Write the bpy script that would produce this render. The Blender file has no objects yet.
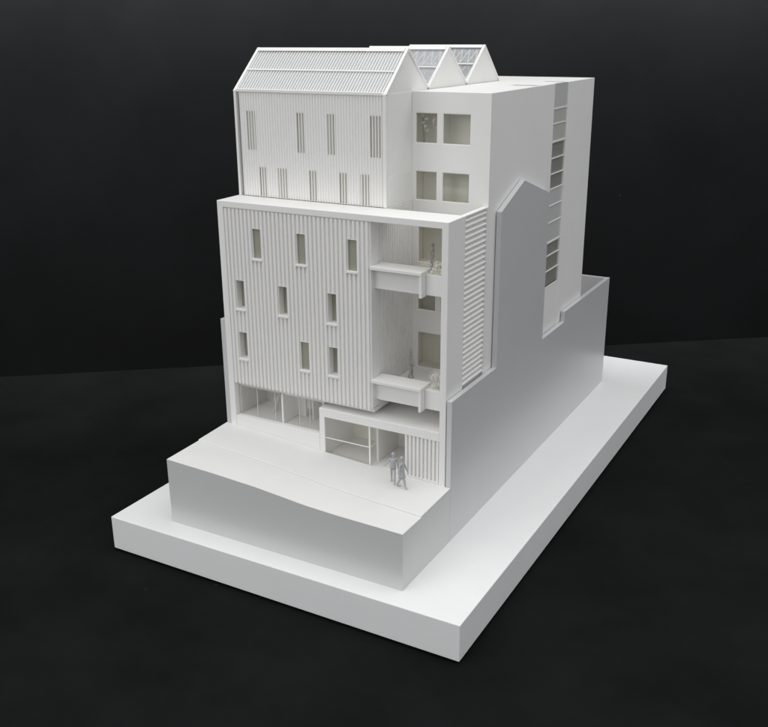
import bpy, bmesh, math, random
import numpy as np
from mathutils import Vector, Matrix

K = 0.3                      # metres per model unit (facade of the model is one unit wide)
S = bpy.context.scene
col = S.collection

# ---------------------------------------------------------------- camera
cam_d = bpy.data.cameras.new('camera'); cam = bpy.data.objects.new('camera', cam_d); col.objects.link(cam)
yaw, pit, rol = 0.5102, -0.3416, -0.0076
F = Vector((-math.sin(yaw)*math.cos(pit), math.cos(yaw)*math.cos(pit), math.sin(pit)))
Rv = Vector((math.cos(yaw), math.sin(yaw), 0)); Uv = Rv.cross(F)
R2 = Rv*math.cos(rol) + Uv*math.sin(rol); U2 = -Rv*math.sin(rol) + Uv*math.cos(rol)
m = Matrix.Identity(4)
for i in range(3):
    m[i][0] = R2[i]; m[i][1] = U2[i]; m[i][2] = -F[i]
m[0][3], m[1][3], m[2][3] = 2.353*K, -2.8775*K, 1.852*K
cam.matrix_world = m
cam_d.sensor_fit = 'HORIZONTAL'; cam_d.sensor_width = 36; cam_d.lens = 937.7/768*36
cam_d.clip_start = 0.02; cam_d.clip_end = 60
S.camera = cam

# ---------------------------------------------------------------- world, lamps, exposure
w = bpy.data.worlds.new('World'); S.world = w; w.use_nodes = True
bg = w.node_tree.nodes['Background']
bg.inputs[0].default_value = (0.95, 0.98, 1.0, 1); bg.inputs[1].default_value = 0.66
def area(name, loc, target, sx, sy, power, colr, along=None):
    d = bpy.data.lights.new(name, 'AREA'); d.shape = 'RECTANGLE'; d.size = sx*K; d.size_y = sy*K
    d.energy = power*K*K; d.color = colr
    o = bpy.data.objects.new(name, d); col.objects.link(o)
    o.location = Vector(loc)*K
    o.rotation_euler = (Vector(target)-Vector(loc)).to_track_quat('-Z', 'Y').to_euler()
    if along is not None:            # long side kept parallel to the backdrop
        ax = Vector((math.cos(along), math.sin(along), 0)); z = -(Vector(target)-Vector(loc)); z -= ax*z.dot(ax); z.normalize()
        o.rotation_euler = Matrix((ax, z.cross(ax), z)).transposed().to_euler()
    return o
area('ceiling_light', (1.5, 0.4, 9.0), (1.1, 0.6, 0.0), 12.0, 10.0, 565, (1.0, 0.998, 0.985))
area('front_fill', (-2.0, -6.0, 3.4), (0.5, 0.3, 0.5), 4.0, 3.0, 84, (1.0, 1.0, 0.98))  # soft front fill lamp, added out of view to lighten the facade
area('backdrop_fill', (0.06, 1.80, 3.0), (-0.24, 2.20, 2.9), 9.0, 0.4, 380, (0.95, 0.97, 1.0), 0.64)  # unseen strip lamp added to brighten the upper backdrop only
S.view_settings.view_transform = 'Standard'; S.view_settings.look = 'None'
S.view_settings.exposure = 0; S.view_settings.gamma = 1
S.render.engine = 'CYCLES'
S.cycles.max_bounces = 10; S.cycles.diffuse_bounces = 7; S.cycles.transparent_max_bounces = 16

# ---------------------------------------------------------------- materials
def newmat(name):
    mt = bpy.data.materials.new(name); mt.use_nodes = True
    nt = mt.node_tree; return mt, nt, nt.nodes['Principled BSDF']
def card(name, c, rough=0.6, spec=0.3, bump=0.12, scale=420, var=0.02):
    mt, nt, p = newmat(name)
    tc = nt.nodes.new('ShaderNodeTexCoord')
    n = nt.nodes.new('ShaderNodeTexNoise'); n.inputs['Scale'].default_value = 14; n.inputs['Detail'].default_value = 6
    n.inputs['Roughness'].default_value = 0.6
    nt.links.new(tc.outputs['Object'], n.inputs['Vector'])
    mp = nt.nodes.new('ShaderNodeMapRange'); mp.inputs[1].default_value = 0.3; mp.inputs[2].default_value = 0.7
    mp.inputs[3].default_value = 1-var; mp.inputs[4].default_value = 1+var*0.4
    nt.links.new(n.outputs['Fac'], mp.inputs[0])
    vm = nt.nodes.new('ShaderNodeVectorMath'); vm.operation = 'SCALE'; vm.inputs[0].default_value = c
    nt.links.new(mp.outputs[0], vm.inputs['Scale']); nt.links.new(vm.outputs[0], p.inputs['Base Color'])
    n2 = nt.nodes.new('ShaderNodeTexNoise'); n2.inputs['Scale'].default_value = scale; n2.inputs['Detail'].default_value = 3
    nt.links.new(tc.outputs['Object'], n2.inputs['Vector'])
    b = nt.nodes.new('ShaderNodeBump'); b.inputs['Strength'].default_value = bump; b.inputs['Distance'].default_value = 0.0004
    nt.links.new(n2.outputs['Fac'], b.inputs['Height']); nt.links.new(b.outputs[0], p.inputs['Normal'])
    p.inputs['Roughness'].default_value = rough; p.inputs['Specular IOR Level'].default_value = spec
    return mt
WHITE = card('white_card', (0.852, 0.840, 0.822), bump=0.05)
STREET = card('white_street_card', (0.79, 0.785, 0.765), var=0.035)
BASE = card('white_lacquered_board', (0.86, 0.855, 0.855), rough=0.45, var=0.025)
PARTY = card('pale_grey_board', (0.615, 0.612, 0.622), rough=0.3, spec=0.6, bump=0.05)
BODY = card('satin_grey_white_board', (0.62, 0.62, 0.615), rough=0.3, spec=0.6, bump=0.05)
INNER = card('warm_white_card', (0.90, 0.885, 0.81))
WARM_GREY = card('warm_grey_card', (0.50, 0.49, 0.45))
GREY = card('grey_card', (0.42, 0.42, 0.40))
FIG = card('grey_painted_metal', (0.42, 0.425, 0.43), rough=0.45)
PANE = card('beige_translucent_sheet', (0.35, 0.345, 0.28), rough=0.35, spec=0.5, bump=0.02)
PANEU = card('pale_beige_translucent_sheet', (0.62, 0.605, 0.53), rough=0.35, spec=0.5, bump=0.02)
SKYP = card('pale_blue_acrylic', (0.42, 0.46, 0.53), rough=0.25, spec=0.5, bump=0.0)
ATTIC = card('pale_grey_card', (0.68, 0.68, 0.68))
SLOT_SHADE = card('slot_shade', (0.13, 0.13, 0.14))  # dark colour standing in for the shade inside an open slot
CREAM = card('cream_dried_blossom', (0.90, 0.885, 0.80), rough=0.9, spec=0.1)
BLUSH = card('blush_dried_blossom', (0.86, 0.80, 0.74), rough=0.9, spec=0.1)
PALE = card('pale_dried_twig', (0.82, 0.81, 0.77), rough=0.9, spec=0.1)
TWIG = card('grey_wire', (0.22, 0.22, 0.22), rough=0.5)
def glass(name, tint, gloss, rough=0.03, milk=0.0):
    mt = bpy.data.materials.new(name); mt.use_nodes = True; nt = mt.node_tree; nt.nodes.clear()
    out = nt.nodes.new('ShaderNodeOutputMaterial'); tr = nt.nodes.new('ShaderNodeBsdfTransparent'); tr.inputs[0].default_value = (*tint, 1)
    gl = nt.nodes.new('ShaderNodeBsdfGlossy'); gl.inputs['Roughness'].default_value = rough
    fr = nt.nodes.new('ShaderNodeFresnel'); fr.inputs[0].default_value = 1.45
    ml = nt.nodes.new('ShaderNodeMath'); ml.operation = 'MULTIPLY'; ml.inputs[1].default_value = gloss
    nt.links.new(fr.outputs[0], ml.inputs[0])
    ge = nt.nodes.new('ShaderNodeNewGeometry'); io = nt.nodes.new('ShaderNodeMath'); io.operation = 'MULTIPLY_ADD'
    io.inputs[1].default_value = 1/1.45-1.45; io.inputs[2].default_value = 1.45   # same reflectance from either side of the thin sheet
    nt.links.new(ge.outputs['Backfacing'], io.inputs[0]); nt.links.new(io.outputs[0], fr.inputs[0])
    mx = nt.nodes.new('ShaderNodeMixShader'); nt.links.new(ml.outputs[0], mx.inputs[0])
    nt.links.new(tr.outputs[0], mx.inputs[1]); nt.links.new(gl.outputs[0], mx.inputs[2])
    last = mx
    if milk:
        df = nt.nodes.new('ShaderNodeBsdfDiffuse'); df.inputs[0].default_value = (0.78, 0.79, 0.80, 1)
        m2 = nt.nodes.new('ShaderNodeMixShader'); m2.inputs[0].default_value = milk
        nt.links.new(mx.outputs[0], m2.inputs[1]); nt.links.new(df.outputs[0], m2.inputs[2]); last = m2
    nt.links.new(last.outputs[0], out.inputs[0]); return mt
GLASS = glass('clear_acrylic', (0.96, 0.96, 0.955), 1.0)
ROOFG = glass('hazy_acrylic', (0.92, 0.93, 0.94), 1.0, rough=0.25, milk=0.42)
ROOFC = glass('clear_roof_acrylic', (0.90, 0.91, 0.92), 1.0, rough=0.2, milk=0.20)

def dark(name, c, rough, spec, scale, dust):
    mt, nt, p = newmat(name)
    tc = nt.nodes.new('ShaderNodeTexCoord')
    n = nt.nodes.new('ShaderNodeTexNoise'); n.inputs['Scale'].default_value = scale; n.inputs['Detail'].default_value = 8; n.inputs['Roughness'].default_value = 0.65
    nt.links.new(tc.outputs['Object'], n.inputs['Vector'])
    r = nt.nodes.new('ShaderNodeValToRGB')
    r.color_ramp.elements[0].position = 0.3; r.color_ramp.elements[0].color = tuple(x*0.75 for x in c)+(1,)
    r.color_ramp.elements[1].position = 0.72; r.color_ramp.elements[1].color = tuple(x*1.35 for x in c)+(1,)
    nt.links.new(n.outputs['Fac'], r.inputs[0])
    v = nt.nodes.new('ShaderNodeTexVoronoi'); v.inputs['Scale'].default_value = 14; v.inputs['Randomness'].default_value = 1
    nt.links.new(tc.outputs['Object'], v.inputs['Vector'])
    lt = nt.nodes.new('ShaderNodeMapRange'); lt.inputs[1].default_value = 0.010; lt.inputs[2].default_value = 0.022
    lt.inputs[3].default_value = dust; lt.inputs[4].default_value = 0
    nt.links.new(v.outputs['Distance'], lt.inputs[0])
    mx = nt.nodes.new('ShaderNodeMix'); mx.data_type = 'RGBA'
    nt.links.new(lt.outputs[0], mx.inputs[0]); nt.links.new(r.outputs[0], mx.inputs[6]); mx.inputs[7].default_value = (0.2, 0.2, 0.2, 1)
    nt.links.new(mx.outputs[2], p.inputs['Base Color'])
    b = nt.nodes.new('ShaderNodeBump'); b.inputs['Strength'].default_value = 0.25; b.inputs['Distance'].default_value = 0.002
    nt.links.new(n.outputs['Fac'], b.inputs['Height']); nt.links.new(b.outputs[0], p.inputs['Normal'])
    p.inputs['Roughness'].default_value = rough; p.inputs['Specular IOR Level'].default_value = spec
    return mt
FLOORM = dark('black_floor_cloth', (0.0084, 0.0090, 0.0090), 0.9, 0.04, 7, 0.12)
BACKM = dark('black_backdrop_board', (0.0095, 0.0097, 0.0102), 0.8, 0.05, 2.2, 0.22)

# ---------------------------------------------------------------- builders
WL = {}
def obj(name, bm, mat, parent=None, bevel=0.0, smooth=False):
    """links a bmesh (unit coordinates) as ONE object with its own local origin"""
    vs = [v.co for v in bm.verts]
    c = Vector(((min(v.x for v in vs)+max(v.x for v in vs))/2, (min(v.y for v in vs)+max(v.y for v in vs))/2, min(v.z for v in vs)))
    for v in bm.verts: v.co = (v.co-c)*K
    bmesh.ops.recalc_face_normals(bm, faces=bm.faces)
    me = bpy.data.meshes.new(name); bm.to_mesh(me); bm.free()
    me.materials.append(mat)
    if smooth:
        for p in me.polygons: p.use_smooth = True
    o = bpy.data.objects.new(name, me); col.objects.link(o)
    W = c*K; WL[o] = W
    o.location = W - (WL[parent] if parent else Vector())
    if parent: o.parent = parent
    if bevel:
        bv = o.modifiers.new('edge', 'BEVEL'); bv.width = bevel*K; bv.segments = 2; bv.limit_method = 'ANGLE'; bv.angle_limit = 0.9
    return o
def thing(name, loc, label, cat, group=None):
    o = bpy.data.objects.new(name, None); col.objects.link(o); o.empty_display_size = 0.01
    o.location = Vector(loc)*K; WL[o] = Vector(loc)*K
    return tag(o, label, cat, group)
def tag(o, label, cat, group=None):
    o['label'] = label; o['category'] = cat
    if group: o['group'] = group
    return o
def box(bm, x0, x1, y0, y1, z0, z1):
    v = [bm.verts.new((x, y, z)) for x in (x0, x1) for y in (y0, y1) for z in (z0, z1)]
    for f in ((0, 1, 3, 2), (4, 6, 7, 5), (0, 4, 5, 1), (2, 3, 7, 6), (0, 2, 6, 4), (1, 5, 7, 3)):
        bm.faces.new([v[i] for i in f])
    return bm
def B(*boxes):
    bm = bmesh.new()
    for b in boxes: box(bm, *b)
    return bm
def bar(bm, a, b, wd, up=Vector((0, 0, 1)), hd=None):
    """square bar from a to b"""
    a = Vector(a); b = Vector(b); d = (b-a).normalized(); s = d.cross(up)
    if s.length < 1e-6: s = Vector((1, 0, 0))
    s.normalize(); u = s.cross(d).normalized(); hd = hd or wd
    vs = []
    for p in (a, b):
        for i, j in ((-1, -1), (1, -1), (1, 1), (-1, 1)): vs.append(bm.verts.new(p+s*i*wd/2+u*j*hd/2))
    for f in ((0, 1, 2, 3), (7, 6, 5, 4), (0, 4, 5, 1), (1, 5, 6, 2), (2, 6, 7, 3), (3, 7, 4, 0)): bm.faces.new([vs[i] for i in f])
def prism(pts, axis, a, b):
    """closed polygon pts extruded along axis from a to b ('x': pts are (y,z), 'y': (x,z), 'z': (x,y))"""
    bm = bmesh.new()
    def mk(p, t): return {'x': (t, p[0], p[1]), 'y': (p[0], t, p[1]), 'z': (p[0], p[1], t)}[axis]
    A = [bm.verts.new(mk(p, a)) for p in pts]; Bv = [bm.verts.new(mk(p, b)) for p in pts]
    bm.faces.new(A); bm.faces.new(Bv[::-1]); n = len(pts)
    for i in range(n): bm.faces.new((A[i], A[(i+1) % n], Bv[(i+1) % n], Bv[i]))
    return bm
def wall(axis, a0, a1, u0, u1, z0, z1, holes):
    """wall plate with real openings. axis 'y': plate spans x=u; axis 'x': plate spans y=u. holes (u0,u1,z0,z1)"""
    us = sorted({u0, u1, *[h[0] for h in holes], *[h[1] for h in holes]}); zs = sorted({z0, z1, *[h[2] for h in holes], *[h[3] for h in holes]})
    us = [u for u in us if u0 <= u <= u1]; zs = [z for z in zs if z0 <= z <= z1]
    def full(i, j):
        if i < 0 or j < 0 or i >= len(us)-1 or j >= len(zs)-1: return False
        cu = (us[i]+us[i+1])/2; cz = (zs[j]+zs[j+1])/2
        return not any(h[0] < cu < h[1] and h[2] < cz < h[3] for h in holes)
    bm = bmesh.new(); V = {}
    def v(a, i, j):
        k = (a, i, j)
        if k not in V:
            V[k] = bm.verts.new((us[i], a, zs[j]) if axis == 'y' else (a, us[i], zs[j]))
        return V[k]
    for i in range(len(us)-1):
        for j in range(len(zs)-1):
            if not full(i, j): continue
            for a in (a0, a1): bm.faces.new((v(a, i, j), v(a, i+1, j), v(a, i+1, j+1), v(a, i, j+1)))
            if not full(i-1, j): bm.faces.new((v(a0, i, j), v(a1, i, j), v(a1, i, j+1), v(a0, i, j+1)))
            if not full(i+1, j): bm.faces.new((v(a0, i+1, j), v(a1, i+1, j), v(a1, i+1, j+1), v(a0, i+1, j+1)))
            if not full(i, j-1): bm.faces.new((v(a0, i, j), v(a1, i, j), v(a1, i+1, j), v(a0, i+1, j)))
            if not full(i, j+1): bm.faces.new((v(a0, i, j+1), v(a1, i, j+1), v(a1, i+1, j+1), v(a0, i+1, j+1)))
    return bm

# ---------------------------------------------------------------- the setting
PZ = -0.1548
fl = bmesh.new()
vs = [fl.verts.new(p) for p in ((-14, -12, PZ), (16, -12, PZ), (16, 16, PZ), (-14, 16, PZ))]; fl.faces.new(vs)
o = obj('floor', fl, FLOORM); o['kind'] = 'structure'
P0 = Vector((-2.3838, 0.7163)); P1 = Vector((1.665, 3.7609)); dd = (P1-P0).normalized(); nn = Vector((-dd.y, dd.x))
A_ = P0-dd*6; B_ = P1+dd*6
bm = prism([tuple(A_), tuple(B_), tuple(B_+nn*0.1), tuple(A_+nn*0.1)], 'z', PZ-0.05, 4.5)
o = obj('backdrop', bm, BACKM); o['kind'] = 'structure'

# ---------------------------------------------------------------- base board
o = obj('model_base', B((-0.2687, 1.2858, -0.4711, 2.4128, PZ+0.012, 0)), BASE, bevel=0.0025)
tag(o, 'thick white rectangular base board carrying the whole architectural model on the black floor', 'model base')
# ---------------------------------------------------------------- street block
def lerp(t, x):
    for (a, fa), (b, fb) in zip(t, t[1:]):
        if x <= b: return fa+(fb-fa)*(x-a)/(b-a)
    return t[-1][1]
GF = [(-0.0226, 0.2893), (0.25, 0.275), (0.46, 0.2585), (0.70, 0.2440), (1.0239, 0.2293)]
RF = [(-0.0226, 0.2740), (0.20, 0.2665), (0.40, 0.2560), (0.52, 0.2455), (0.62, 0.2360), (0.75, 0.2300), (1.0239, 0.2249)]
def street_z(x, y):
    t = -y/0.3819
    return lerp(GF, x)*(1-t)+lerp(RF, x)*t
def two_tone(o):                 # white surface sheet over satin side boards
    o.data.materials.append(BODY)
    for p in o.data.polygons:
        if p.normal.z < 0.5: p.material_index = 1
bl = thing('street_block', (0.5, -0.19, 0), 'white street block sloping down to the right in front of the facade', 'street block')
xs = [-0.0226+1.0465*i/32 for i in range(33)]
def kerb_y(x): return -0.185-0.048*(x+0.0226)
bm = bmesh.new(); rows = []
for x in xs:
    ky = kerb_y(x)
    pr = [(-0.3819, 0.0), (-0.3819, street_z(x, -0.3819)), (ky-0.0035, street_z(x, ky)-0.0045), (ky-0.0035, 0.0)]
    rows.append([bm.verts.new((x, a, b)) for a, b in pr])
for r0, r1 in zip(rows, rows[1:]):
    for i in range(4): bm.faces.new((r0[i], r1[i], r1[(i+1) % 4], r0[(i+1) % 4]))
bm.faces.new(rows[0]); bm.faces.new(rows[-1][::-1])
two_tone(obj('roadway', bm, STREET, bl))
bm = bmesh.new(); rows = []
for x in xs:
    ky = kerb_y(x)
    pr = [(ky-0.0035, 0.0), (ky-0.0035, street_z(x, ky)-0.002), (ky-0.0015, street_z(x, ky)), (0.0, street_z(x, 0)), (0.0, 0.0)]
    rows.append([bm.verts.new((x, a, b)) for a, b in pr])
for r0, r1 in zip(rows, rows[1:]):
    for i in range(5): bm.faces.new((r0[i], r1[i], r1[(i+1) % 5], r0[(i+1) % 5]))
bm.faces.new(rows[0]); bm.faces.new(rows[-1][::-1])
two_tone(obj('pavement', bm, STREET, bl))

# ---------------------------------------------------------------- party walls (neighbours cut away)
pw = [(0.0015, 0.0), (0.0015, 0.577), (0.4154, 0.577), (0.4154, 1.2020), (0.645, 1.2909), (0.9496, 1.1975), (0.9496, 0.5430), (1.2528, 0.5430),
      (1.2528, 0.5931), (1.985, 0.5931), (1.985, 0.0)]
rw = thing('party_wall', (1.012, 1.0, 0), 'tall smooth grey gable-shaped party wall along the right side of the building', 'wall')
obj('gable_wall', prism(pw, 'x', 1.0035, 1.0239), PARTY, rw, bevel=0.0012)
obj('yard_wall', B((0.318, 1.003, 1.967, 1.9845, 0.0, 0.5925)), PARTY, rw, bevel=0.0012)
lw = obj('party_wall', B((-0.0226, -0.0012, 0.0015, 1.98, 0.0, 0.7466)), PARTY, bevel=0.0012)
tag(lw, 'low white party wall seen as a thin strip at the left edge of the building', 'wall')
ys = obj('yard_ground', B((0.02, 1.0, 1.563, 1.965, 0.0, 0.23)), WHITE)
ys['kind'] = 'structure'

# ---------------------------------------------------------------- the building
H = thing('town_building', (0.5, 0.8, 0), 'white slatted town building model with sawtooth glass gable roofs and set-back top floors', 'building')
YU, ZT, ZE, ZR = 0.1406, 1.2318, 1.637, 1.7895
# front frame: one ring of card
bm = bmesh.new()
fr = obj('front_frame', wall('y', 0.0, YU, 0.0, 1.0, 0.2, ZT, [(0.028, 0.9745, 0.2, 1.2075)]), WHITE, H, bevel=0.0016)
# slat screen: backing with real openings + 35 slats
PT = 0.0187; X0 = 0.0282; NS = 35
wins = [(7, 1.0175, 1.1345, 0), (18, 1.0175, 1.1345, 0), (30, 1.0175, 1.1345, 0), (2, 0.8030, 0.9200, 1), (13, 0.8030, 0.9200, 1), (25, 0.8030, 0.9200, 1),
        (2, 0.5920, 0.7045, 1), (18, 0.5920, 0.7080, 0), (25, 0.5920, 0.7070, 1)]
holes = []
for i, z0, z1, r in wins:
    xa = X0+PT*i+0.001; holes.append((xa, xa+2*PT+0.0045, z0, z1))
SB, STp = 0.479, 1.2072
scr = obj('slat_screen', wall('y', 0.0089, 0.062, 0.0285, 0.6865, SB+0.0045, STp-0.001, holes), WHITE, H)
bm = bmesh.new()
for i in range(NS):
    xa = X0+PT*i+0.0042; xb = xa+0.0122
    segs = [(SB, STp-0.003)]
    for h in holes:
        if xa < h[1]-0.002 and xb > h[0]+0.002:
            segs = [s for a, b in segs for s in ([(a, h[2]-0.004), (h[3], b)] if a < h[2] < b else [(a, b)])]
    for a, b in segs:
        pts = [(xa, 0.0090), (xa+0.0012, 0.0004), (xb-0.0012, 0.0004), (xb, 0.0090)]
        lo = [bm.verts.new((p[0], p[1], a)) for p in pts]; hi = [bm.verts.new((p[0], p[1], b)) for p in pts]
        bm.faces.new(lo); bm.faces.new(hi)
        for q in range(4): bm.faces.new((lo[q], lo[(q+1) % 4], hi[(q+1) % 4], hi[q]))
obj('slats', bm, WHITE, scr)
for (i, z0, z1, r), h in zip(wins, holes):
    wn = obj('window', wall('y', 0.0035, 0.0105, h[0]-0.0008, h[1]+0.0008, z0-0.001, z1+0.001, [(h[0]+0.0012, h[1]-0.0012, z0, z1-0.0012)]), WHITE, H)
    yp = 0.038 if r else 0.0128
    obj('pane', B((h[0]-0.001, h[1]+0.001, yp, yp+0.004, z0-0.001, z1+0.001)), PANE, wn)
    obj('sill', B((h[0]-0.003, h[1]+0.003, -0.0045, 0.012, z0-0.0085, z0-0.0005)), WHITE, wn, bevel=0.001)
# inner core behind the screen and floor slab lip
obj('core', B((0.03, 0.679, 0.064, 0.478, 0.4765, 1.2055)), WHITE, H)
obj('floor_slab', B((0.03, 0.682, 0.030, 0.34, 0.459, 0.4755)), WHITE, H, bevel=0.002)
# recess side wall, fine vertical ribs
def ribs_x(bm, x, dx, y0, y1, z0, z1, pitch, wd):
    y = y0
    while y+wd < y1: box(bm, x, x+dx, y, y+wd, z0, z1); y += pitch
bm = B((0.679, 0.6815, 0.0625, 0.341, 0.4765, 1.2315)); ribs_x(bm, 0.6815, 0.0035, 0.064, 0.338, 0.477, 1.231, 0.0143, 0.0078)
obj('ribbed_side_wall', bm, WHITE, H)
# side walls of the main body
obj('side_wall', B((0.0, 0.018, YU+0.001, 0.478, 0.0, ZT)), WHITE, H, bevel=0.0012)
obj('side_wall', B((0.318, 0.33, 0.480, 1.559, 0.0, ZE)), WHITE, H, bevel=0.0012)
obj('party_step_wall', B((0.0, 0.3175, 0.479, 0.492, 0.0, ZE)), WHITE, H)

# --- louvred side wall
lv = obj('louvre_panel', B((0.978, 0.9885, YU+0.001, 0.3425, 0.23, ZT-0.001)), WHITE, H)
bm = bmesh.new(); z = 0.585
while z < 1.222:
    pts = [(0.9885, z), (1.0, z+0.0035), (1.0, z+0.0075), (0.9885, z+0.0145)]
    A = [bm.verts.new((p[0], 0.1425, p[1])) for p in pts]; Bq = [bm.verts.new((p[0], 0.331, p[1])) for p in pts]
    bm.faces.new(A); bm.faces.new(Bq)
    for q in range(4): bm.faces.new((A[q], A[(q+1) % 4], Bq[(q+1) % 4], Bq[q]))
    z += 0.0207
box(bm, 0.989, 1.0, 0.1425, 0.331, 1.2262, 1.2312)
obj('louvres', bm, WHITE, lv)
box(bm := bmesh.new(), 0.989, 1.0, 0.3325, 0.3425, 0.23, ZT-0.001)
obj('jamb', bm, WHITE, lv)

# --- rear right volume, hollow with floors
FLRS = [0.43, 0.552, 0.77, 0.99, 1.21, 1.425]
opens = [(0.695, 0.785, 1.450, 1.561), (0.808, 0.9205, 1.450, 1.561), (0.695, 0.785, 1.236, 1.346), (0.808, 0.9195, 1.236, 1.346),
         (0.7065, 0.955, 0.992, 1.1325), (0.7065, 0.785, 0.797, 0.915), (0.808, 0.955, 0.797, 0.915), (0.7065, 0.955, 0.5545, 0.7045)]
fw = obj('front_wall', wall('y', 0.3435, 0.356, 0.6796, 1.0, 0.2, ZE, opens), WHITE, H, bevel=0.0012)
for h in opens:
    f = obj('window', wall('y', 0.3455, 0.3495, h[0]-0.001, h[1]+0.001, h[2]-0.001, h[3]+0.001, [(h[0]+0.002, h[1]-0.002, h[2]+0.002, h[3]-0.002)]), WHITE, H)
    obj('pane', B((h[0]-0.0008, h[1]+0.0008, 0.3472, 0.3484, h[2]-0.0008, h[3]+0.0008)), GLASS, f)
YS1, YS2 = 1.018, 1.195
obj('flank_wall', B((0.988, 1.0, 0.3565, YS1, 0.2, ZE)), WHITE, H, bevel=0.0012)
obj('flank_wall', B((0.988, 1.0, YS2, 1.559, 0.2, ZE)), WHITE, H, bevel=0.0012)
obj('rear_wall', B((0.331, 0.987, 1.547, 1.559, 0.0, ZE)), WHITE, H)
obj('partition', B((0.688, 0.987, 0.425, 0.431, 0.2, 1.62)), INNER, H)
obj('partition', B((0.681, 0.987, 0.97, 0.976, 0.2, 1.62)), INNER, H)
obj('partition', B((0.681, 0.987, 1.24, 1.246, 0.2, 1.62)), INNER, H)
obj('partition', B((0.681, 0.687, 0.3565, 1.546, 0.2, 1.62)), INNER, H)
for z in FLRS: obj('floor_slab', B((0.688, 0.987, 0.3565, 1.546, z-0.012, z)), INNER, H)
obj('partition', B((0.793, 0.799, 0.3565, 0.424, 1.426, 1.62)), INNER, H)
# roof of the rear volume with two flush rooflights
rf = obj('flat_roof', wall('y', 0, 1, 0.681, 1, 0, 1, []), WHITE, H); bpy.data.objects.remove(rf)
def roof_plate(x0, x1, y0, y1, z0, z1, holes):
    bm = wall('y', z0, z1, x0, x1, y0, y1, holes)
    for v in bm.verts: v.co = Vector((v.co.x, v.co.z, v.co.y))
    return bm
rl = [(0.865, 0.985, 0.845, 0.925), (0.885, 0.975, 1.18, 1.245)]
rf = obj('flat_roof', roof_plate(0.681, 0.9875, 0.3565, 1.5465, 1.6225, 1.6355, rl), WHITE, H)
for h in rl:
    k = obj('rooflight', B((h[0]+0.001, h[1]-0.001, h[2]+0.001, h[3]-0.001, 1.624, 1.6325)), SKYP, rf)
obj('flat_roof', B((0.331, 0.6795, 1.191, 1.5465, 1.6225, 1.6355)), WHITE, H)
# stair window strip
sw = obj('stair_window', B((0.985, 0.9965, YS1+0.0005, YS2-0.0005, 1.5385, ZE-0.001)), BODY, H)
obj('lower_panel', B((0.985, 0.9965, YS1+0.0005, YS2-0.0005, 0.2, 0.7505)), WHITE, sw)
tz = [1.535, 1.4716, 1.397, 1.3267, 1.2599, 1.195, 1.123, 1.048, 0.959, 0.8993, 0.8286, 0.754]
for k, z in enumerate(tz):
    t = 0.0038 if k in (0, 2, 8) else 0.0018
    obj('transom', B((0.990, 0.9968, YS1+0.001, YS2-0.001, z-t, z+t)), WHITE, sw)
for k, (a, b) in enumerate(zip(tz, tz[1:])):
    if k in (2, 3, 4, 8, 9, 10): obj('pane', B((0.9935, 0.9945, YS1+0.001, YS2-0.001, b, a)), GLASS, sw)
    else: obj('blind', B((0.9912, 0.9945, YS1+0.001, YS2-0.001, b, a)), WARM_GREY if k < 2 else BODY, sw)
obj('room_shade_sheet', B((0.9885, 0.9905, YS1+0.0006, YS2-0.0006, 0.76, 1.53)), WARM_GREY, sw)  # sheet behind the panes, its grey stands in for the dim room

# --- upper left block: front wall with ribs
ups = [(0.055, 0.098, 1.4127, 1.5605), (0.287, 0.326, 1.4127, 1.5605), (0.428, 0.465, 1.4127, 1.5605), (0.608, 0.655, 1.4127, 1.5605),
       (0.102, 0.142, 1.236, 1.3485), (0.195, 0.237, 1.236, 1.3485), (0.337, 0.377, 1.236, 1.3485), (0.471, 0.513, 1.236, 1.3485), (0.566, 0.604, 1.236, 1.3485)]
uf = obj('upper_facade', wall('y', YU+0.0055, YU+0.018, 0.0255, 0.664, ZT+0.0008, ZE-0.006, ups), WHITE, H)
bm = bmesh.new(); RP = 0.0123; n = 0; x = 0.0275
while x < 0.660:
    pts = [(x, YU+0.0056), (x+0.0016, YU+0.0018), (x+0.0050, YU+0.0018), (x+0.0066, YU+0.0056)]
    lo = [bm.verts.new((p[0], p[1], ZT+0.001)) for p in pts]; hi = [bm.verts.new((p[0], p[1], ZE-0.008)) for p in pts]
    bm.faces.new(lo); bm.faces.new(hi)
    for q in range(4): bm.faces.new((lo[q], lo[(q+1) % 4], hi[(q+1) % 4], hi[q]))
    x += RP
obj('ribs', bm, WHITE, uf)
for h in ups:
    f = obj('window', wall('y', YU+0.0185, YU+0.0215, h[0]-0.004, h[1]+0.004, h[2]-0.004 if h[2] > 1.3 else h[2]-0.002, h[3]+0.004, [(h[0]+0.001, h[1]-0.001, h[2]+0.001, h[3]-0.001)]), WHITE, H)
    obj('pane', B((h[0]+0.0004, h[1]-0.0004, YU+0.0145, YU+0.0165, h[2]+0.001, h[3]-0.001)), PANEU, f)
obj('eaves_beam', B((0.0145, 0.6645, YU-0.0005, YU+0.017, ZE-0.0055, ZE+0.005)), WHITE, H, bevel=0.001)
obj('corner_post', B((0.6665, 0.679, YU, YU+0.014, ZT+0.0005, ZE)), WHITE, H, bevel=0.001)
obj('slot_shade_strip', B((0.0145, 0.026, YU+0.03, YU+0.034, ZT+0.0008, ZE-0.006)), SLOT_SHADE, H)  # strip coloured dark in place of the shade in the open gap
obj('side_wall', prism([(YU, ZT+0.0005), (YU, ZE), (0.3134, ZR), (0.4785, ZE+0.012), (0.4785, ZT+0.0005)], 'x', 0.0028, 0.0135), WHITE, H, bevel=0.001)
bm = B((0.668, 0.679, YU+0.0145, 0.3425, ZT+0.0005, ZE-0.001)); box(bm, 0.668, 0.6795, 0.3435, 0.479, ZT+0.0005, ZE-0.001)
y = YU+0.022
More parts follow.
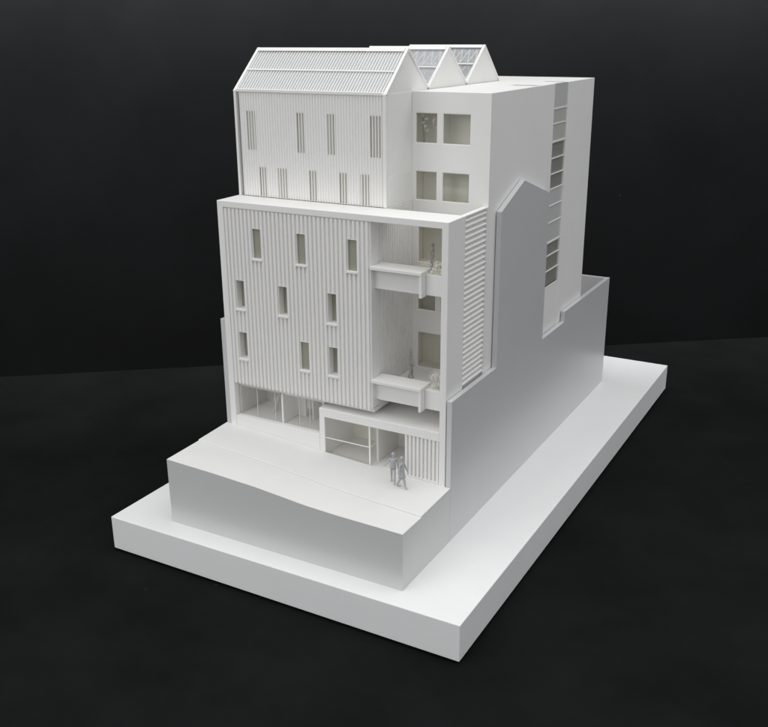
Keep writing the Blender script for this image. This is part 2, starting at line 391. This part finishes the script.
while y < 0.338: box(bm, 0.679, 0.6798, y, y+0.006, ZT+0.001, 1.345); y += 0.0125
obj('ribbed_side_wall', bm, WHITE, H)
obj('attic_floor', B((0.0145, 0.667, YU+0.019, 0.478, 1.606, 1.6255)), ATTIC, H)
obj('attic_floor', B((0.331, 0.667, 0.493, 1.190, 1.606, 1.6255)), ATTIC, H)

# --- gable roofs
gables = [(0.0028, YU, 0.3134, 0.4804, ZE), (0.318, 0.4804, 0.6611, 0.8347, ZE+0.008), (0.318, 0.8347, 1.017, 1.19, ZE+0.008)]
XE = 0.680
for gi, (xl, ya, yr, yb, za) in enumerate(gables):
    zb = ZE+0.008 if gi < 2 else ZE
    a3 = lambda t: (ya+(yr-ya)*t, za+(ZR-za)*t)
    b3 = lambda t: (yb+(yr-yb)*t, zb+(ZR-zb)*t)
    G = obj('gable_roof', prism([(ya+0.006, ZE-0.001), a3(0.03), (yr, ZR-0.008), b3(0.03), (yb-0.006, ZE-0.001)], 'x', XE-0.012, XE-0.0025), WHITE, H)
    G['label'] = ['long front glass gable', 'middle glass gable', 'rear glass gable'][gi]
    # verge frames (both ends), sitting proud
    for x0, x1 in ((XE-0.010, XE+0.001), (xl-0.0005, xl+0.0115)):
        t = 0.0075
        outer = [(ya-0.001, za-0.002), (yr, ZR+0.001), (yb+0.001, zb-0.002)]
        inner = [(yb-0.010, zb-0.002), (yr, ZR-0.010), (ya+0.010, za-0.002)]
        obj('verge', prism(outer+inner, 'x', x0, x1), WHITE, G)
    if xl > 0.1 : obj('gable_end', prism([(ya+0.006, ZE-0.001), (yr, ZR-0.010), (yb-0.006, ZE-0.001)], 'x', xl+0.012, xl+0.018), WHITE, G)
    x0, x1 = xl+0.012, XE-0.0125
    sides = (('front', a3), ('back', b3))
    for nm, s in sides:
        n_ = Vector((0, -(s(1)[1]-s(0)[1]), (s(1)[0]-s(0)[0])))
        if n_.z < 0: n_ = -n_
        n_.normalize()
        def at(x, t, off): y_, z_ = s(t); return Vector((x, y_, z_))+n_*off
        bm = bmesh.new()
        q = [at(x0, 0.03, -0.006), at(x1, 0.03, -0.006), at(x1, 0.95, -0.006), at(x0, 0.95, -0.006)]
        vs = [bm.verts.new(p) for p in q]; vs2 = [bm.verts.new(p-n_*0.001) for p in q]
        bm.faces.new(vs); bm.faces.new(vs2[::-1])
        for i in range(4): bm.faces.new((vs[i], vs[(i+1) % 4], vs2[(i+1) % 4], vs2[i]))
        gp = obj('glazing', bm, ROOFG if gi == 0 else ROOFC, G)
        bm = bmesh.new()
        pitch = 0.0123 if gi == 0 else 0.03
        if gi == 0:
            x = x0+0.004
            while x < x1-0.003:
                bar(bm, at(x, 0.04, -0.0045), at(x, 0.94, -0.0045), 0.0034, n_, 0.0016); x += pitch
        else:
            x = x1; k = 0
            while x-0.035 > x0:
                bar(bm, at(x, 0.55, -0.0085), at(x-0.0175, 0.92, -0.0085), 0.0042, n_, 0.003)
                bar(bm, at(x-0.0175, 0.92, -0.0085), at(x-0.035, 0.55, -0.0085), 0.0042, n_, 0.003)
                bar(bm, at(x, 0.48, -0.0085), at(x-0.0175, 0.1, -0.0085), 0.0030, n_, 0.002)
                x -= 0.035
        obj('glazing_bars', bm, WHITE, gp)
        bm = bmesh.new()
        bar(bm, at(x0, 0.49, -0.002), at(x1, 0.49, -0.002), 0.005, n_, 0.0042)
        bar(bm, at(x0, 0.015, -0.004), at(x1, 0.015, -0.004), 0.010, n_, 0.006)
        obj('purlin', bm, WHITE, gp)
    bm = bmesh.new()
    rc = prism([(yr-0.013, ZR-0.011), (yr, ZR+0.0008), (yr+0.013, ZR-0.011), (yr, ZR-0.006)], 'x', x0, x1)
    obj('ridge', rc, WHITE, G)

# --- ground floor: shop front on the left
gf = obj('shop_front', B((0.0285, 0.444, 0.0008, 0.034, 0.20, 0.331)), WHITE, H, bevel=0.0012)
bm = bmesh.new()
for b in ((0.0285, 0.033, 0.036, 0.21, 0.331, 0.4575), (0.440, 0.4443, 0.036, 0.21, 0.331, 0.4575), (0.0285, 0.4443, 0.21, 0.215, 0.31, 0.4575)): box(bm, *b)
obj('room_walls', bm, WHITE, gf)
obj('room_floor', B((0.0285, 0.4443, 0.0345, 0.3295, 0.322, 0.3305)), WHITE, gf)
obj('room_ceiling', B((0.034, 0.4395, 0.037, 0.329, 0.4535, 0.4575)), WHITE, gf)
obj('partition', B((0.250, 0.2575, 0.020, 0.13, 0.3315, 0.4575)), WHITE, gf, bevel=0.001)
obj('partition', B((0.2576, 0.30, 0.122, 0.130, 0.3315, 0.453)), WHITE, gf)
obj('partition', B((0.34, 0.345, 0.11, 0.209, 0.3315, 0.453)), WHITE, gf)
obj('stair_flight', prism([(0.09, 0.3312), (0.20, 0.453), (0.235, 0.453), (0.125, 0.3312)], 'x', 0.15, 0.152), WHITE, gf)
obj('pane', B((0.0290, 0.2495, 0.0255, 0.0270, 0.3312, 0.4785)), GLASS, gf)
obj('pane', B((0.2580, 0.4440, 0.0255, 0.0270, 0.3312, 0.4785)), GLASS, gf)
for x in (0.125, 0.215, 0.335, 0.385): obj('mullion', B((x-0.0009, x+0.0009, 0.0245, 0.0280, 0.3312, 0.457)), ATTIC, gf)

# --- entrance portal with canopy top
ep = obj('entrance_portal', B((0.4447, 0.9740, 0.0008, 0.3425, 0.4085, 0.4440), (0.4447, 0.4690, 0.0008, 0.335, 0.20, 0.4085)), WHITE, H, bevel=0.0016)
obj('lobby_floor', B((0.4695, 0.9735, 0.0010, 0.335, 0.20, 0.2400)), WHITE, ep)
obj('lobby_wall', B((0.4695, 0.9735, 0.22, 0.226, 0.2405, 0.408)), INNER, ep)
obj('lobby_wall', B((0.676, 0.684, 0.055, 0.2195, 0.2405, 0.4080)), WHITE, ep)
bm = B((0.6695, 0.6755, 0.0050, 0.0110, 0.2405, 0.4085), (0.4692, 0.6695, 0.0065, 0.0095, 0.3165, 0.3200), (0.6710, 0.6740, 0.0110, 0.055, 0.3165, 0.3200))
obj('glazing_frame', bm, WHITE, ep)
obj('pane', B((0.4692, 0.6695, 0.0075, 0.0085, 0.2405, 0.408)), GLASS, ep)
obj('pane', B((0.6720, 0.6730, 0.0112, 0.0548, 0.2405, 0.408)), GLASS, ep)
# slatted gate, right
gt = obj('slatted_gate', B((0.830, 0.990, 0.0125, 0.0165, 0.236, 0.4080), (0.8265, 0.8305, 0.0125, 0.06, 0.236, 0.408)), WHITE, H)
bm = bmesh.new()
for i in range(10):
    xa = 0.8295+0.0166*i
    box(bm, xa, xa+0.0088, 0.0025, 0.0125, 0.2375, 0.4078)
obj('slats', bm, WHITE, gt, bevel=0.0008)
obj('hole_shade', B((0.986, 0.998, 0.0030, 0.010, 0.2335, 0.2385)), TWIG, gt)  # block coloured dark to give the shade of a hole here

# --- balconies
for z in (0.955, 0.516):
    b = obj('balcony', B((0.6855, 0.9738, 0.038, 0.095, z, z+0.012)), WHITE, H, bevel=0.001)
    obj('parapet', B((0.6855, 0.8868, 0.0345, 0.0405, z, z+0.0765)), WHITE, b)
    obj('handrail', B((0.6870, 0.8985, -0.004, 0.082, z+0.077, z+0.0895)), WHITE, b, bevel=0.0016)
    obj('fin', B((0.8868, 0.8978, -0.001, 0.040, z-0.005, z+0.0768)), WHITE, b, bevel=0.001)
    pl = obj('planter_box', wall('y', 0.0325, 0.082, 0.8985, 0.9738, z+0.0005, z+0.0760, []), WHITE, b, bevel=0.0012)
    obj('balcony_floor', B((0.6855 if z < 0.6 else 0.812, 0.9738, 0.0955, 0.3430, z, z+0.030)), WHITE, b)

# ---------------------------------------------------------------- dried plants
def tube(bm, pts, r, n=5):
    prev = None
    for k, p in enumerate(pts):
        p = Vector(p); d = (Vector(pts[min(k+1, len(pts)-1)])-Vector(pts[max(k-1, 0)])).normalized()
        s = d.cross(Vector((0.3, 0.9, 0.1))).normalized(); u = s.cross(d)
        rr = r*(1-0.5*k/max(1, len(pts)-1))
        ring = [bm.verts.new(p+s*math.cos(2*math.pi*i/n)*rr+u*math.sin(2*math.pi*i/n)*rr) for i in range(n)]
        if prev:
            for i in range(n): bm.faces.new((prev[i], prev[(i+1) % n], ring[(i+1) % n], ring[i]))
        prev = ring
def petals(bm, c, rad, cnt, size, rng, squash=1.0):
    for _ in range(cnt):
        while True:
            v = Vector((rng.uniform(-1, 1), rng.uniform(-1, 1), rng.uniform(-1, 1)))
            if v.length < 1: break
        p = Vector(c)+Vector((v.x, v.y, v.z*squash))*rad
        a = Vector((rng.uniform(-1, 1), rng.uniform(-1, 1), rng.uniform(-1, 1))).normalized()
        b = a.cross(Vector((rng.uniform(-1, 1), rng.uniform(-1, 1), rng.uniform(-1, 1)))).normalized(); s = size*rng.uniform(0.6, 1.4)
        cc = a.cross(b)*s*0.3
        q = [bm.verts.new(p-a*s), bm.verts.new(p+b*s*0.5+cc), bm.verts.new(p+a*s), bm.verts.new(p-b*s*0.5+cc)]
        bm.faces.new(q)
def plant(name, base, height, tufts, label, cat, seed, stem_m, bloom_m, stems=5, spread=0.02, r=0.0007, cnt=120, size=0.0035, group=None):
    rng = random.Random(seed)
    t = thing(name, base, label, cat, group)
    bm = bmesh.new(); base = Vector(base)
    for k in range(stems):
        top = base+Vector((rng.uniform(-1, 1)*spread, rng.uniform(-1, 1)*spread*0.7, height*rng.uniform(0.7, 1)))
        mid = (base+top)/2+Vector((rng.uniform(-1, 1), rng.uniform(-1, 1), 0))*spread*0.3
        tube(bm, [base+Vector((rng.uniform(-1, 1), rng.uniform(-1, 1), 0))*0.003, mid, top], r)
        for j in range(3):
            a = base.lerp(top, rng.uniform(0.45, 0.95)); tube(bm, [a, a+Vector((rng.uniform(-1, 1), rng.uniform(-1, 1), rng.uniform(0.2, 1.2)))*spread*0.5], r*0.7, 4)
    obj('stems', bm, stem_m, t)
    bm = bmesh.new()
    for c, rad in tufts: petals(bm, base+Vector(c), rad, cnt, size, rng)
    obj('blossoms', bm, bloom_m, t)
    return t
GP = 'dried plants set in the model'
plant('dried_plant', (0.933, 0.055, 1.0315), 0.05, [((0, 0, 0.012), 0.018), ((0.018, 0.0, 0.028), 0.017), ((-0.014, 0, 0.010), 0.013), ((0.026, 0, 0.008), 0.012), ((0.0, 0, 0.034), 0.012)],
      'bushy cream dried flower tuft on the upper balcony planter', 'dried plant', 3, PALE, CREAM, stems=9, spread=0.022, cnt=170, size=0.0034, group=GP)
plant('dried_plant', (0.905, 0.068, 1.0315), 0.115, [((0.001, 0, 0.080), 0.010), ((0.003, 0, 0.062), 0.008), ((0.0, 0, 0.040), 0.009), ((0.002, 0, 0.1), 0.007), ((0.0, 0, 0.02), 0.010)],
      'tall wiry grey dried twig standing beside the upper balcony planter', 'dried plant', 5, FIG, FIG, stems=7, spread=0.010, cnt=45, size=0.0028, r=0.001, group=GP)
plant('dried_plant', (0.838, 0.17, 0.9855), 0.055, [((0, 0, 0.048), 0.018), ((-0.02, 0, 0.040), 0.012)],
      'small pinkish dried blossom spray behind the upper balcony handrail', 'dried plant', 8, PALE, BLUSH, stems=7, spread=0.024, cnt=60, size=0.003, group=GP)
plant('dried_plant', (0.935, 0.055, 0.5925), 0.070, [((0, 0, 0.012), 0.017), ((0.016, 0, 0.018), 0.013), ((-0.012, 0, 0.010), 0.012), ((0, 0, 0.055), 0.013), ((-0.016, 0, 0.048), 0.009), ((0.018, 0, 0.050), 0.009)],
      'spiky white twig plant with cream tuft on the lower balcony planter', 'dried plant', 11, PALE, CREAM, stems=18, spread=0.030, cnt=90, size=0.0028, group=GP)
plant('dried_plant', (0.722, 0.365, 1.4255), 0.130, [((-0.008, 0, 0.122), 0.006), ((0.006, 0, 0.112), 0.005), ((-0.006, 0, 0.098), 0.005), ((0.004, 0, 0.085), 0.005), ((0.006, 0, 0.070), 0.012)],
      'beaded twig plant with yellowish bloom at the left edge of the top floor window', 'dried plant', 14, TWIG, CREAM, stems=4, spread=0.012, cnt=45, size=0.0030, group=GP)
plant('dried_plant', (0.766, 0.365, 1.4255), 0.115, [((0, 0, 0.108), 0.013), ((0.004, 0, 0.092), 0.012), ((0.008, 0, 0.080), 0.009)],
      'blush dried bloom beside the mullion of the top floor window', 'dried plant', 17, PALE, BLUSH, stems=3, spread=0.006, cnt=110, size=0.0036, group=GP)

# ---------------------------------------------------------------- scale figures
def figure(loc, rot, h, label, cloth, skirt=False, stride=1, arm_out=True, lean=0.0):
    t = thing('person', loc, label, 'scale figure', 'grey scale figures')
    J = {}; E = []
    def j(n, x, y, z, r, p=None):
        J[n] = (len(J), Vector((x*0.9, y, z)), r*0.88); 
        if p: E.append((J[p][0], J[n][0]))
    s = stride
    j('pelvis', 0, 0, 0.52, 0.070); j('waist', 0, lean*0.3, 0.61, 0.062, 'pelvis'); j('chest', 0, lean*0.6, 0.74, 0.078, 'waist')
    j('neck', 0, lean, 0.840, 0.036, 'chest'); j('chin', 0, lean-0.010, 0.875, 0.046, 'neck'); j('skull', 0, lean, 0.930, 0.056, 'chin'); j('crown', 0, lean+0.005, 0.968, 0.034, 'skull')
    for sd, n in ((-1, 'l'), (1, 'r')):
        f = sd*s
        j('hip'+n, 0.052*sd, 0, 0.48, 0.056, 'pelvis'); j('knee'+n, 0.056*sd, -0.075*f-0.01, 0.27, 0.046, 'hip'+n)
        j('ank'+n, 0.056*sd, -0.12*f+(0.045 if f < 0 else 0.0), 0.050, 0.031, 'knee'+n); j('toe'+n, 0.062*sd, -0.12*f-0.06, 0.020, 0.024, 'ank'+n)
        j('sho'+n, 0.105*sd, lean*0.8, 0.800, 0.036, 'chest')
        if arm_out and sd < 0:
            j('elb'+n, -0.19, -0.03, 0.69, 0.031, 'sho'+n); j('wri'+n, -0.27, -0.10, 0.615, 0.025, 'elb'+n); j('hand'+n, -0.31, -0.125, 0.600, 0.015, 'wri'+n)
        else:
            j('elb'+n, 0.150*sd, 0.05*f, 0.645, 0.032, 'sho'+n); j('wri'+n, 0.165*sd, -0.02+0.075*f, 0.515, 0.025, 'elb'+n); j('hand'+n, 0.165*sd, -0.04+0.085*f, 0.460, 0.016, 'wri'+n)
    me = bpy.data.meshes.new('body'); order = sorted(J.values(), key=lambda q: q[0])
    me.from_pydata([q[1]*h*K for q in order], E, []); me.update()
    o = bpy.data.objects.new('body', me); col.objects.link(o); o.parent = t; me.materials.append(FIG)
    sk = o.modifiers.new('skin', 'SKIN'); sk.use_smooth_shade = True
    for q, sv in zip(order, me.skin_vertices[0].data): sv.radius = (q[2]*h*K, q[2]*h*K*0.8)
    me.skin_vertices[0].data[0].use_root = True
    sb = o.modifiers.new('sub', 'SUBSURF'); sb.levels = 2; sb.render_levels = 2
    # clothing: coat / dress as a closed tapering shell
    rows = [(0.80, 0.108, 0.062), (0.72, 0.098, 0.075), (0.62, 0.080, 0.068), (0.54, 0.096, 0.085)]
    rows += [(0.44, 0.108, 0.105), (0.33, 0.128, 0.130)] if skirt else [(0.47, 0.100, 0.080)]
    bm = bmesh.new(); prev = None
    for z, a, b in rows:
        ring = [bm.verts.new(Vector((a*0.88*math.cos(u)*(1+(0.05*math.cos(5*u) if skirt and z < .5 else 0)), b*0.8*math.sin(u), z))*h*K) for u in [2*math.pi*i/16 for i in range(16)]]
        if prev:
            for i in range(16): bm.faces.new((prev[i], prev[(i+1) % 16], ring[(i+1) % 16], ring[i]))
        else: bm.faces.new(ring[::-1])
        prev = ring
    bm.faces.new(prev)
    me = bpy.data.meshes.new(cloth); bm.to_mesh(me); bm.free(); me.materials.append(FIG)
    for p in me.polygons: p.use_smooth = True
    c = bpy.data.objects.new(cloth, me); col.objects.link(c); c.parent = t
    # hair
    bm = bmesh.new(); bmesh.ops.create_icosphere(bm, subdivisions=2, radius=1)
    for v in bm.verts:
        v.co = Vector((v.co.x*0.055, v.co.y*0.058+0.012, v.co.z*0.056+0.942 if v.co.z > -0.2 or not skirt else v.co.z*0.09+0.942))*h*K
    me = bpy.data.meshes.new('hair'); bm.to_mesh(me); bm.free(); me.materials.append(FIG)
    c = bpy.data.objects.new('hair', me); col.objects.link(c); c.parent = t
    t.rotation_euler = (0, 0, rot)
    return t
figure((0.8205, -0.075, street_z(0.8205, -0.075)), 0.45, 0.127, 'grey walking figure in a short jacket, left arm held out, on the pavement', 'jacket', False, 1, True)
figure((0.868, -0.093, street_z(0.868, -0.093)), 1.75, 0.131, 'grey walking figure in a flared knee-length coat, on the pavement by the slatted gate', 'coat', True, -1, False)
figure((0.7420, 0.22, 0.5470), 2.2, 0.120, 'grey figure standing alone on the lower balcony behind the handrail', 'jacket', False, 0.4, False)
